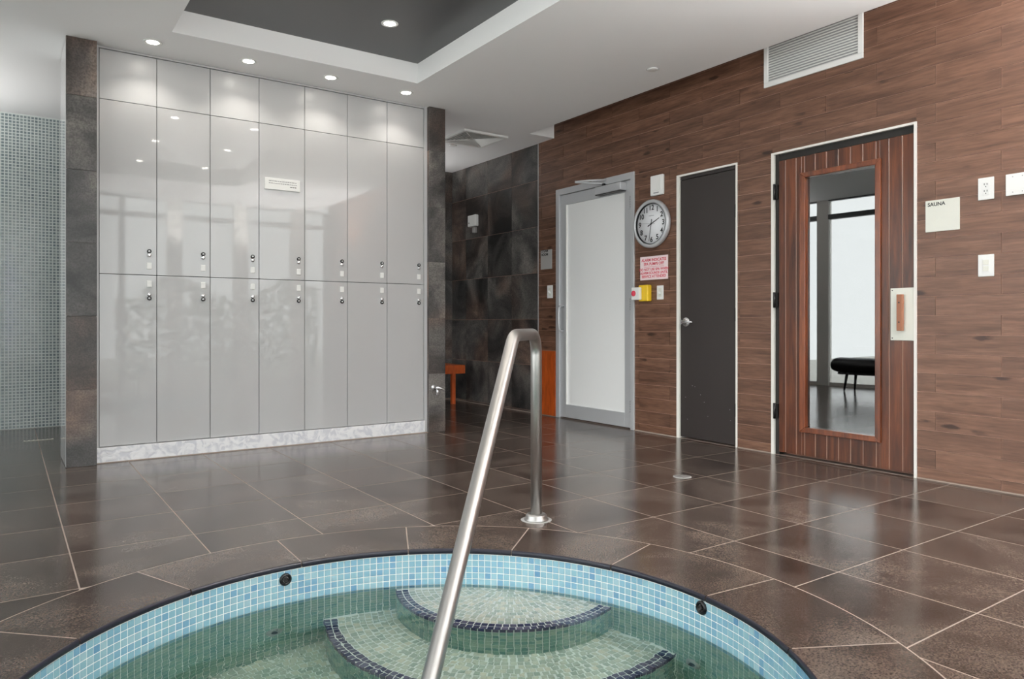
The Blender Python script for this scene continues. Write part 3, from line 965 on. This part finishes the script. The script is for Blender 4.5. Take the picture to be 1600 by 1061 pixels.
# clock
e = wall_empty('wall_clock', 4.405, 1.777)
R = .205
MB().lathe([(R * .97, 0.001), (R, .012), (R, .034), (R * .965, .044), (R * .9, .046), (R * .85, .041), (R * .845, .02), (0, .02)], (0, 0, 0), (-1, 0, 0), 56).build('rim', M['alu'], e)
MB().lathe([(R * .842, .0205), (R * .842, .0228), (R * .80, .0228)], (0, 0, 0), (-1, 0, 0), 56).build('inner_ring', M['ink'], e)
MB().lathe([(R * .812, .0205), (R * .812, .024), (0, .024)], (0, 0, 0), (-1, 0, 0), 56).build('dial', plain('dial_white', srgb(238, 238, 242), .5), e)
for h in range(1, 13):
    a = math.radians(30 * h); rr = R * .66
    text('numeral', str(h), .060, M['ink'], e, (-.0248, -math.sin(a) * rr, math.cos(a) * rr), ROT_X, 'CENTER', .0005)
lt = MB(); nn_ = 56
for k in range(nn_):
    q = len(lt.v)
    for kk in (k, k + 1):
        a = 2 * math.pi * kk / nn_
        lt.v += [(-.0228, R * .835 * math.sin(a), R * .835 * math.cos(a)), (-.0405, R * .835 * math.sin(a), R * .835 * math.cos(a))]
    lt.face((q, q + 1, q + 3, q + 2), .5, True)
lt.build('inner_wall', M['ink'], e)
tk = MB()
for k in range(60):
    a = math.radians(6 * k); r0, r1 = R * .765, R * (.80)
    c, s_ = math.cos(a), math.sin(a)
    tk.tube([(-.0245, -s_ * r0, c * r0), (-.0245, -s_ * r1, c * r1)], .0009, 4)
to = tk.build('minute_marks', M['grey_ink'], e); to['kind'] = 'stuff'
MB().box(-.0246, -.0242, -.028, .028, .067, .072).build('maker_line', M['grey_ink'], e)


def hand(name, ang, back_, ln, wd_, d, m):
    a = math.radians(ang); u = Vector((0, -math.sin(a), math.cos(a))); v = Vector((0, math.cos(a), math.sin(a)))
    o_ = Vector((-d, 0, 0)); m_ = MB()
    c = []
    for dx in (0, -.001):
        for (p, q) in ((-back_, wd_), (ln, wd_ * .6), (ln, -wd_ * .6), (-back_, -wd_)):
            c.append(o_ + Vector((dx, 0, 0)) + u * p + v * q)
    m_.hexa(c); m_.build(name, m, e)


hand('hour_hand', 66, .045, .1, .0045, .027, M['ink'])
hand('minute_hand', 190, .04, .145, .0032, .029, M['ink'])
hand('second_hand', 276, .045, .125, .001, .031, M['grey_ink'])
MB().cyl((-.026, 0, 0), (-.0325, 0, 0), .006, 14).build('hub', M['ink'], e)
tag(e, 'round silver-rimmed wall clock between the frosted and the dark door', 'clock')

# white box over the clock
e = wall_empty('alarm_strobe', 4.345, 2.010)
pbox(-.072, .072, 0, .17, .0005, .03).build('housing', M['white'], e, .01, 3)
pbox(-.05, .05, .04, .15, .03, .036).build('lens', M['white'], e, .004)
pbox(-.03, .03, .016, .026, .03, .0308).build('print_line', M['grey_ink'], e)
tag(e, 'small rounded white alarm box on the wall above the clock', 'alarm')

# red lettered sign
e = wall_empty('warning_sign', 4.398, 1.405)
pbox(-.16, .16, -.1, .1, .0005, .004).build('panel', M['pinkish'], e)
fx = -.0046
for ln, z, sz in (('ALARM INDICATES', .068, .034), ('SPA PUMPS OFF', .034, .034), ('DO NOT USE SPA WHEN', -.012, .030), ('ALARM SOUNDS UNTIL', -.042, .030), ('SERVICE ATTENDED', -.072, .031)):
    text('lettering', ln, sz, M['red'], e, (fx, 0, z), ROT_X, 'CENTER', .0003)
pbox(-.115, .115, .0095, .012, .004, .0046).build('rule', M['red'], e)
tag(e, 'white warning sign with lines of red lettering below the clock', 'sign')

# emergency stop in yellow box
e = wall_empty('emergency_switch', 4.50, 1.19)
pbox(-.075, .035, -.068, .072, .0005, .05).build('yellow_body', M['yellow'], e, .008)
pbox(-.01, .085, -.055, .052, .052, .085).build('cover', M['white'], e, .006)
MB().lathe([(.024, 0), (.024, .006), (.016, .012), (0.002, .013)], (-.085, .055, .0), (-1, 0, 0), 24).build('red_button', M['red'], e)
tag(e, 'yellow emergency switch box with white cover and red button below the warning sign', 'switch')


def plate(name, y, z, wd_, ht, label, kind, cat='switch'):
    e = wall_empty(name, y, z)
    pbox(-wd_ / 2, wd_ / 2, -ht / 2, ht / 2, .0003, .006).build('face_plate', M['white'], e, .003)
    if kind == 'knob':
        MB().lathe([(.015, .006), (.015, .016), (.011, .02), (.002, .021)], (0, 0, -.004), (-1, 0, 0), 20).build('knob', M['white'], e)
        pbox(-.018, .018, -.038, .038, .006, .0068).build('insert', M['cream'], e)
    if kind == 'outlet':
        pbox(-.018, .018, -.036, .036, .006, .008).build('insert', M['white'], e, .002)
        for s_ in (-1, 1):
            q = s_ * .019
            for dy in (-.007, .007): pbox(dy - .0018, dy + .0018, q + .001, q + .011, .008, .0084).build('slot', M['ink'], e)
            MB().cyl((-.008, 0, q - .008), (-.0084, 0, q - .008), .003, 10).build('slot', M['ink'], e)
    if kind == 'rocker':
        pbox(-.019, .019, -.038, .038, .006, .0075).build('insert', M['white'], e, .002)
        pbox(-.015, .015, .004, .032, .0075, .0095).build('rocker', M['cream'], e, .001)
        pbox(-.015, .015, -.032, -.004, .0075, .0095).build('rocker', M['cream'], e, .001)
    if kind == 'blank':
        for dy in (-.023, .023):
            for dz in (-.042, .042): MB().cyl((-.006, dy, dz), (-.0066, dy, dz), .003, 10).build('screw', M['grey_ink'], e)
    return tag(e, label, cat)


plate('wall_switch', 4.324, 1.193, .075, .118, 'small white wall switch right of the yellow emergency box', 'knob')
plate('wall_switch', 5.832, 1.253, .09, .13, 'white wall switch left of the frosted door, below the grey plaque', 'knob')
plate('wall_outlet', 1.846, 1.688, .082, .124, 'white double socket outlet right of the sauna plaque', 'outlet', 'outlet')
plate('wall_switch', 1.846, 1.257, .082, .124, 'white rocker switch on the wood wall below the socket outlet', 'rocker')
plate('blank_plate', 1.690, 1.690, .116, .118, 'wide blank white cover plate at the right edge of the photo', 'blank', 'cover plate')

e = wall_empty('sauna_plaque', 2.078, 1.568)
pbox(-.095, .095, -.093, .093, .0003, .006).build('panel', M['cream'], e, .001)
text('lettering', 'SAUNA', .030, M['ink'], e, (-.0064, .082, .068), ROT_X, 'LEFT', .0004)
tag(e, 'square off-white plaque lettered SAUNA right of the sauna door', 'sign')
e = wall_empty('steam_plaque', 5.893, 1.583)
pbox(-.092, .092, -.098, .098, .0003, .006).build('panel', M['plaque_grey'], e, .001)
text('lettering', 'STEAM\nROOM', .036, M['ink'], e, (-.0064, .078, .068), ROT_X, 'LEFT', .0004)
tag(e, 'square grey plaque with two short dark words left of the frosted door', 'sign')

e = wall_empty('orange_panel', 5.84, 0.008)
pbox(-.108, .14, 0, .648, .0005, .018).build('board', M['orange'], e, .002)
pbox(-.108, .14, .648, .654, .0005, .019).build('top_edge', M['handle_wood'], e)
tag(e, 'orange wooden panel standing at the foot of the wall left of the frosted door', 'panel')

e = wall_empty('emergency_lamp', 7.272, 2.13)
pbox(-.085, .085, -.065, .07, .0005, .05).build('housing', M['white'], e, .01, 3)
pbox(-.055, .0, -.14, -.072, .003, .04).build('lamp_head', M['plaque_grey'], e, .006)
MB().cyl((-.05, .05, -.02), (-.0515, .05, -.02), .008, 12).build('indicator', M['ink'], e)
tag(e, 'small white wall lamp box with grey head on the dark stone alcove wall', 'wall light')

# bench in the alcove
e = empty('alcove_bench', (3.75, 7.53, 0))
MB().box(-.62, .655, -.23, .23, .352, .452).build('seat', M['orange'], e, .004)
for x in (-.52, .52):
    for y in (-.18, .18): MB().box(x - .022, x + .022, y - .022, y + .022, 0, .352).build('leg', M['orange'], e, .002)
tag(e, 'orange wooden bench in the dark alcove beyond the right pillar', 'bench')

# black lounge bench by the left glazing (seen mirrored in the sauna door glass)
e = empty('lounge_bench', (-.72, 4.87, 0))
m = MB()
prof = [(0.001, -.62), (.07, -.615), (.105, -.59), (.115, -.55), (.115, .55), (.105, .59), (.07, .615), (.001, .62)]
m.lathe(prof, (0, 0, .36), (0, 1, 0), 28)
c_ = m.build('cushion', M['fabric'], e); c_.scale = (1.9, 1, .9); c_.location = (0, 0, .035)
MB().box(-.17, .17, -.5, .5, .235, .265).build('seat_base', M['black_gloss'], e, .004)
for x in (-.15, .15):
    for y in (-.42, .42):
        MB().tube([(x * .85, y * .93, .236), (x, y, .003)], [.021, .011], 12).build('leg', M['black_gloss'], e)
tag(e, 'low black padded bench on tapered legs, mirrored in the sauna door glass', 'bench')

# ------------------------------------------------------------------ the spa
spa = tag(empty('spa_pool', (PC.x, PC.y, 0)), 'round sunken spa lined with small blue mosaic tiles', 'pool')
ZW = -0.15
RW = RI + 0.002        # tile face radius
RB = RW + 0.0025       # bed
n = 200
b = MB()
for k in range(n):
    a0, a1 = 2 * math.pi * k / n, 2 * math.pi * (k + 1) / n
    q = len(b.v)
    for a in (a0, a1):
        for r, z in ((RB, -.0225), (RB, -1.15), (RB + .06, -1.15), (RB + .06, -.0225)):
            b.v.append((r * math.cos(a), r * math.sin(a), z))
    b.face((q, q + 1, q + 5, q + 4), .5, True); b.face((q + 3, q + 7, q + 6, q + 2), .5, True); b.face((q, q + 4, q + 7, q + 3)); b.face((q + 1, q + 2, q + 6, q + 5))
b.prism([((RB + .06) * math.cos(2 * math.pi * k / 96), (RB + .06) * math.sin(2 * math.pi * k / 96)) for k in range(96)], -1.2, -1.15)
b.build('basin', M['pool_grout'], spa)

PH = .0255
NT = 252
DA = 2 * math.pi / NT
tg = .0018


def wall_tile(mb, a, z, tint):
    """curved mosaic tile centred on angle a"""
    h = DA / 2 - tg / RW; c = []
    z0, z1 = z - PH + tg, z - tg
    f_ = .0012
    for (r, e_, ez) in ((RB + .001, 0, 0), (RW + .0006, 0, 0), (RW, f_ / RW, f_)):
        for (aa, zz_) in ((a - h + e_, z0 + ez), (a + h - e_, z0 + ez), (a + h - e_, z1 - ez), (a - h + e_, z1 - ez)):
            c.append((r * math.cos(aa), r * math.sin(aa), zz_))
    q = len(mb.v); mb.v += c
    for o_ in (0, 4):
        for k in range(4):
            k2 = (k + 1) % 4
            mb.face((q + o_ + k, q + o_ + 4 + k, q + o_ + 4 + k2, q + o_ + k2), tint)
    mb.face((q + 8, q + 11, q + 10, q + 9), tint)


variants = []
for k in range(7):
    m = MB(); wall_tile(m, 0, 0, (k + .5) / 7)
    me = m.mesh('mosaic_tile'); me.materials.append(M['mosaic']); variants.append(me)
C3 = Vector((0, 0, .93)); fw = Vector((math.sin(A), math.cos(A), 0)); rt_ = Vector((math.cos(A), -math.sin(A), 0))


def inview(p):
    d = p - C3; D = d.dot(fw)
    if D < .2: return None
    u = 800 + F * d.dot(rt_) / D; v = 506 - F * d.z / D
    return D if (-15 < u < 1615 and v < 1075) else None


cand = []
ZT0 = -.0235
rows_above = 5
for k in range(NT):
    a = k * DA
    for r_ in range(rows_above):
        z = ZT0 - r_ * PH
        p = Vector((PC.x + RW * math.cos(a), PC.y + RW * math.sin(a), z))
        D = inview(p)
        nrm_ = Vector((-math.cos(a), -math.sin(a), 0)); vd = (C3 - p).normalized()
        if D and nrm_.dot(vd) > .15: cand.append((nrm_.dot(vd) / D / D, k, r_))
cand.sort(reverse=True)
single = {(k, r_) for _, k, r_ in cand[:300]}
field = MB(); low = MB(); rt2 = random.Random(11)
for k in range(NT):
    a = k * DA
    for r_ in range(40):
        z = ZT0 - r_ * PH
        t_ = min(1, max(0, rt2.gauss(.52, .19)))
        if (k, r_) in single:
            inst(variants[min(6, int(t_ * 7))], 'mosaic_tile', spa, Matrix.Translation((0, 0, z)) @ Matrix.Rotation(a, 4, 'Z'))
        elif r_ <= rows_above: wall_tile(field, a, z, t_)
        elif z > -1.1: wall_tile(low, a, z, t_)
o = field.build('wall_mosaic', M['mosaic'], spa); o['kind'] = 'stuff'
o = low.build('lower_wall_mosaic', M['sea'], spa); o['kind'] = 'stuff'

SCN = Vector((1.746, 2.534)) - PC      # centre of the step arcs, local to the spa
LV = [(-.18, .474), (-.39, .756)]
ZS = -.60


def flat_tile(mb, c, a, r0, r1, z, hw, tint):
    """tile between radii r0..r1 about c, top at z"""
    q = len(mb.v)
    for (gz, e_) in ((z - .003, 0), (z, .001)):
        for (r, s_) in ((r0 + tg + e_, -1), (r1 - tg - e_, -1), (r1 - tg - e_, 1), (r0 + tg + e_, 1)):
            h = (hw - tg - e_) / max(r, .01)
            mb.v.append((c.x + r * math.cos(a + s_ * h), c.y + r * math.sin(a + s_ * h), gz))
    mb.face((q + 4, q + 5, q + 6, q + 7), tint)
    for k in range(4):
        k2 = (k + 1) % 4
        mb.face((q + k, q + k2, q + 4 + k2, q + 4 + k), tint)


for li, (zt, Rs) in enumerate(LV):
    znext = LV[li + 1][0] if li == 0 else ZS
    step = empty('step'); step.parent = spa
    # solid body: step disc clipped by the pool wall
    pts = []
    NP = 160
    for k in range(NP):
        a = 2 * math.pi * k / NP
        p = SCN + (Rs - .003) * Vector((math.cos(a), math.sin(a)))
        if p.length <= RB: pts.append((a, p))
    # rotate so that the run is contiguous
    idx = max(range(len(pts)), key=lambda i: (pts[i][0] - pts[i - 1][0]) % (2 * math.pi))
    pts = [p for _, p in pts[idx:] + pts[:idx]]
    aS = math.atan2(pts[-1].y, pts[-1].x); aE = math.atan2(pts[0].y, pts[0].x)
    da = (aE - aS + math.pi) % (2 * math.pi) - math.pi
    arc = [Vector((RB * math.cos(aS + da * k / 30), RB * math.sin(aS + da * k / 30))) for k in range(31)]
    poly = [tuple(p) for p in pts + arc]
    ar = sum(poly[i][0] * poly[(i + 1) % len(poly)][1] - poly[(i + 1) % len(poly)][0] * poly[i][1] for i in range(len(poly)))
    if ar < 0: poly = poly[::-1]
    MB().prism(poly, -1.15, zt - .0025).build('step_body', M['pool_grout'], step)
    tread, riser, edge = MB(), MB(), MB()
    ring = 0; r1 = Rs
    pt = .0262
    while r1 > .03:
        r0 = r1 - pt; rm = (r0 + r1) / 2
        cnt = max(3, int(2 * math.pi * rm / pt)); hw = math.pi * rm / cnt
        off = rt2.random() * 6
        for k in range(cnt):
            a = off + 2 * math.pi * k / cnt
            p = SCN + rm * Vector((math.cos(a), math.sin(a)))
            if p.length > RW - .008: continue
            if li == 1 and (p - SCN).length < LV[0][1] - .01: continue
            if ring < 2:
                m = MB(); flat_tile(m, SCN, a, r0, r1, zt, hw, rt2.random()); m.build('edge_tile', M['navy_tile'], step)
            else:
                flat_tile(tread, SCN, a + (rt2.uniform(-.12, .12) * pt / rm if ring > 3 else 0), r0, r1, zt, hw * rt2.uniform(.86, 1.0), rt2.random())
        r1 = r0; ring += 1
    cnt = int(2 * math.pi * Rs / pt)
    for k in range(cnt):
        a = 2 * math.pi * k / cnt; h = math.pi / cnt - tg / Rs
        p = SCN + Rs * Vector((math.cos(a), math.sin(a)))
        if p.length > RW - .004: continue
        z = zt - .0005; r_ = 0
        while z - pt > znext - .02:
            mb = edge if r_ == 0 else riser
            q = len(mb.v); z0, z1 = z - pt + tg, z - (0 if r_ == 0 else tg)
            for (R_, e_) in ((Rs - .004, 0), (Rs, .001)):
                for (aa, zz_) in ((a - h + e_ / Rs, z0 + e_), (a + h - e_ / Rs, z0 + e_), (a + h - e_ / Rs, z1 - e_), (a - h + e_ / Rs, z1 - e_)):
                    mb.v.append((SCN.x + R_ * math.cos(aa), SCN.y + R_ * math.sin(aa), zz_))
            t_ = rt2.random()
            mb.face((q + 4, q + 5, q + 6, q + 7), t_)
            for kk in range(4):
                k2 = (kk + 1) % 4
                mb.face((q + kk, q + k2, q + 4 + k2, q + 4 + kk), t_)
            z -= pt; r_ += 1
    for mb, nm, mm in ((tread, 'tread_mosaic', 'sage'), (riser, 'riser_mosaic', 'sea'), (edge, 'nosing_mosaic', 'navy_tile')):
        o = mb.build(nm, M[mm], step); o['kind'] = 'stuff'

# seat ring
seat = empty('seat'); seat.parent = spa
RS = RB - .52
sb = MB(); n = 120
for k in range(n):
    a0, a1 = 2 * math.pi * k / n, 2 * math.pi * (k + 1) / n
    q = len(sb.v)
    for a in (a0, a1):
        for r, z in ((RS, -1.15), (RS, ZS - .0025), (RB, ZS - .0025), (RB, -1.15)):
            sb.v.append((r * math.cos(a), r * math.sin(a), z))
    for u, v in ((0, 1), (1, 2)): sb.face((q + u, q + v, q + v + 4, q + u + 4)[::-1])
sb.build('seat_body', M['pool_grout'], seat)
sm_ = MB(); r1 = RW; o0 = Vector((0, 0)); rg = 0
while r1 - .0262 > RS:
    r0 = r1 - .0262; rm = (r0 + r1) / 2; cnt = int(2 * math.pi * rm / .0262); hw = math.pi * rm / cnt
    for k in range(cnt):
        a = 2 * math.pi * (k + .5) / cnt
        p = rm * Vector((math.cos(a), math.sin(a)))
        if (p - SCN).length < LV[1][1] - .005: continue
        flat_tile(sm_, o0, a, r0, r1, ZS, hw, rt2.random())
    r1 = r0; rg += 1
o = sm_.build('seat_mosaic', M['sage'], seat); o['kind'] = 'stuff'


def jet(ang, z, dark, rad):
    a = math.radians(ang)
    d_ = Vector((-math.cos(a), -math.sin(a), 0)); o_ = Vector((RW * math.cos(a), RW * math.sin(a), z))
    j = empty('jet'); j.parent = spa
    MB().lathe([(rad, -.002), (rad, .004), (rad * .85, .009), (rad * .55, .009), (rad * .5, .002), (0, .002)], o_, d_, 24).build('flange', M['black_gloss' if dark else 'plaque_grey'], j)
    MB().lathe([(rad * .42, .002), (rad * .38, .012), (rad * .25, .014), (rad * .2, .004)], o_, d_, 20).build('nozzle', M['dark_metal'], j)
    MB().lathe([(rad * .48, .0005), (rad * .48, .004), (rad * .42, .004)], o_, d_, 20).build('bezel', M['plaque_grey'], j)


jet(91.96, -.056, True, .024); jet(-4.05, -.047, True, .024)
jet(94.4, -.40, False, .032); jet(-1.9, -.40, False, .032); jet(140, -.40, False, .032); jet(-60, -.40, False, .032)

wm = MB()
wp = [((RB + .002) * math.cos(2 * math.pi * k / 128), (RB + .002) * math.sin(2 * math.pi * k / 128)) for k in range(128)]
wm.prism(wp, -1.149, ZW)
wo = wm.build('spa_water', M['water']); wo.location = (PC.x, PC.y, 0)
tag(wo, 'clear still greenish water filling the round spa', 'water', kind='stuff')

# ------------------------------------------------------------------ stainless handrail
PB = Vector((2.072, 2.782)); u2 = (PC + Vector((-.0, -.0)) - PB); u2 = Vector((-.7486, -.6631))


def rp(t, z): return (u2.x * t, u2.y * t, z)


key = [(0, 0.0), (0, .882), (.455, .882), (1.60, .338 - .96 * (1.60 - 1.032)), (1.60, -.388)]


def fillet(P, rads, n=10):
    out = [P[0]]
    for i in range(1, len(P) - 1):
        p, a, b = Vector(P[i]), Vector(P[i - 1]), Vector(P[i + 1])
        da, db = (a - p).normalized(), (b - p).normalized()
        th = da.angle(db); r = rads[i - 1]; L = r / math.tan(th / 2)
        s, e_ = p + da * L, p + db * L
        c = p + (da + db).normalized() * (r / math.sin(th / 2))
        vs, ve = s - c, e_ - c
        tot = vs.angle(ve)
        for k in range(n + 1):
            t_ = k / n
            v = (vs * math.sin((1 - t_) * tot) + ve * math.sin(t_ * tot)) / math.sin(tot)
            out.append(tuple(c + v))
    out.append(P[-1])
    return out


path = [rp(t, z) for t, z in fillet(key, [.10, .13, .08])]
hr = empty('handrail', (PB.x, PB.y, 0))
MB().tube(path, .0265, 28).build('rail_pipe', M['steel'], hr)
MB().lathe([(.058, 0), (.058, .006), (.05, .012), (.05, .022), (.044, .028), (.0275, .03)], (0, 0, 0.0005), (0, 0, 1), 36).build('escutcheon', M['steel'], hr)
MB().lathe([(.074, 0), (.07, .0012), (.05, .0012)], (0, 0, 0), (0, 0, 1), 36).build('sealant_ring', M['plaque_grey'], hr)
bt = path[-1]
MB().lathe([(.055, 0), (.055, .008), (.0275, .012)], (bt[0], bt[1], -.389), (0, 0, 1), 28).build('foot_flange', M['steel'], hr)
tag(hr, 'brushed stainless handrail bent down over the spa steps', 'handrail')

# ------------------------------------------------------------------ fixtures of the added fill up-lights, unseen behind the camera and past the frame's edges
WHERE = ['on the column beside the glass doors behind the camera', 'on the column right of the glass doors behind the camera', 'on the column by the shower end of the left glazing',
         'on the wood wall beyond the blank cover plate', 'on the left glazing opposite the spa', 'on the glazing behind the camera, near its left corner', 'in the alcove, hidden behind the right pillar']
for k, (p_, d_) in enumerate(FILL_UPLIGHTS):
    e = empty('added_uplight', p_)
    dd = Vector((d_[0], d_[1], 0)).normalized()
    ax = Vector((1, 0, 0)) if abs(d_[0]) > abs(d_[1]) else Vector((0, 1, 0))
    ax = ax * (1 if ax.dot(dd) > 0 else -1)
    MB().lathe([(.05, 0), (.05, .012), (.012, .016), (.012, .06)], -ax * .06, ax, 20).build('wall_plate', M['alu'], e)
    MB().lathe([(.03, -.06), (.055, -.02), (.07, .05), (.066, .05), (.05, -.015), (.0, -.05)], ax * .06, (0, 0, 1), 28).build('bowl', M['alu'], e)
    tag(e, 'added unseen fill up-light in a small metal bowl ' + WHERE[k], 'wall light', 'added fill up-lights out of view')
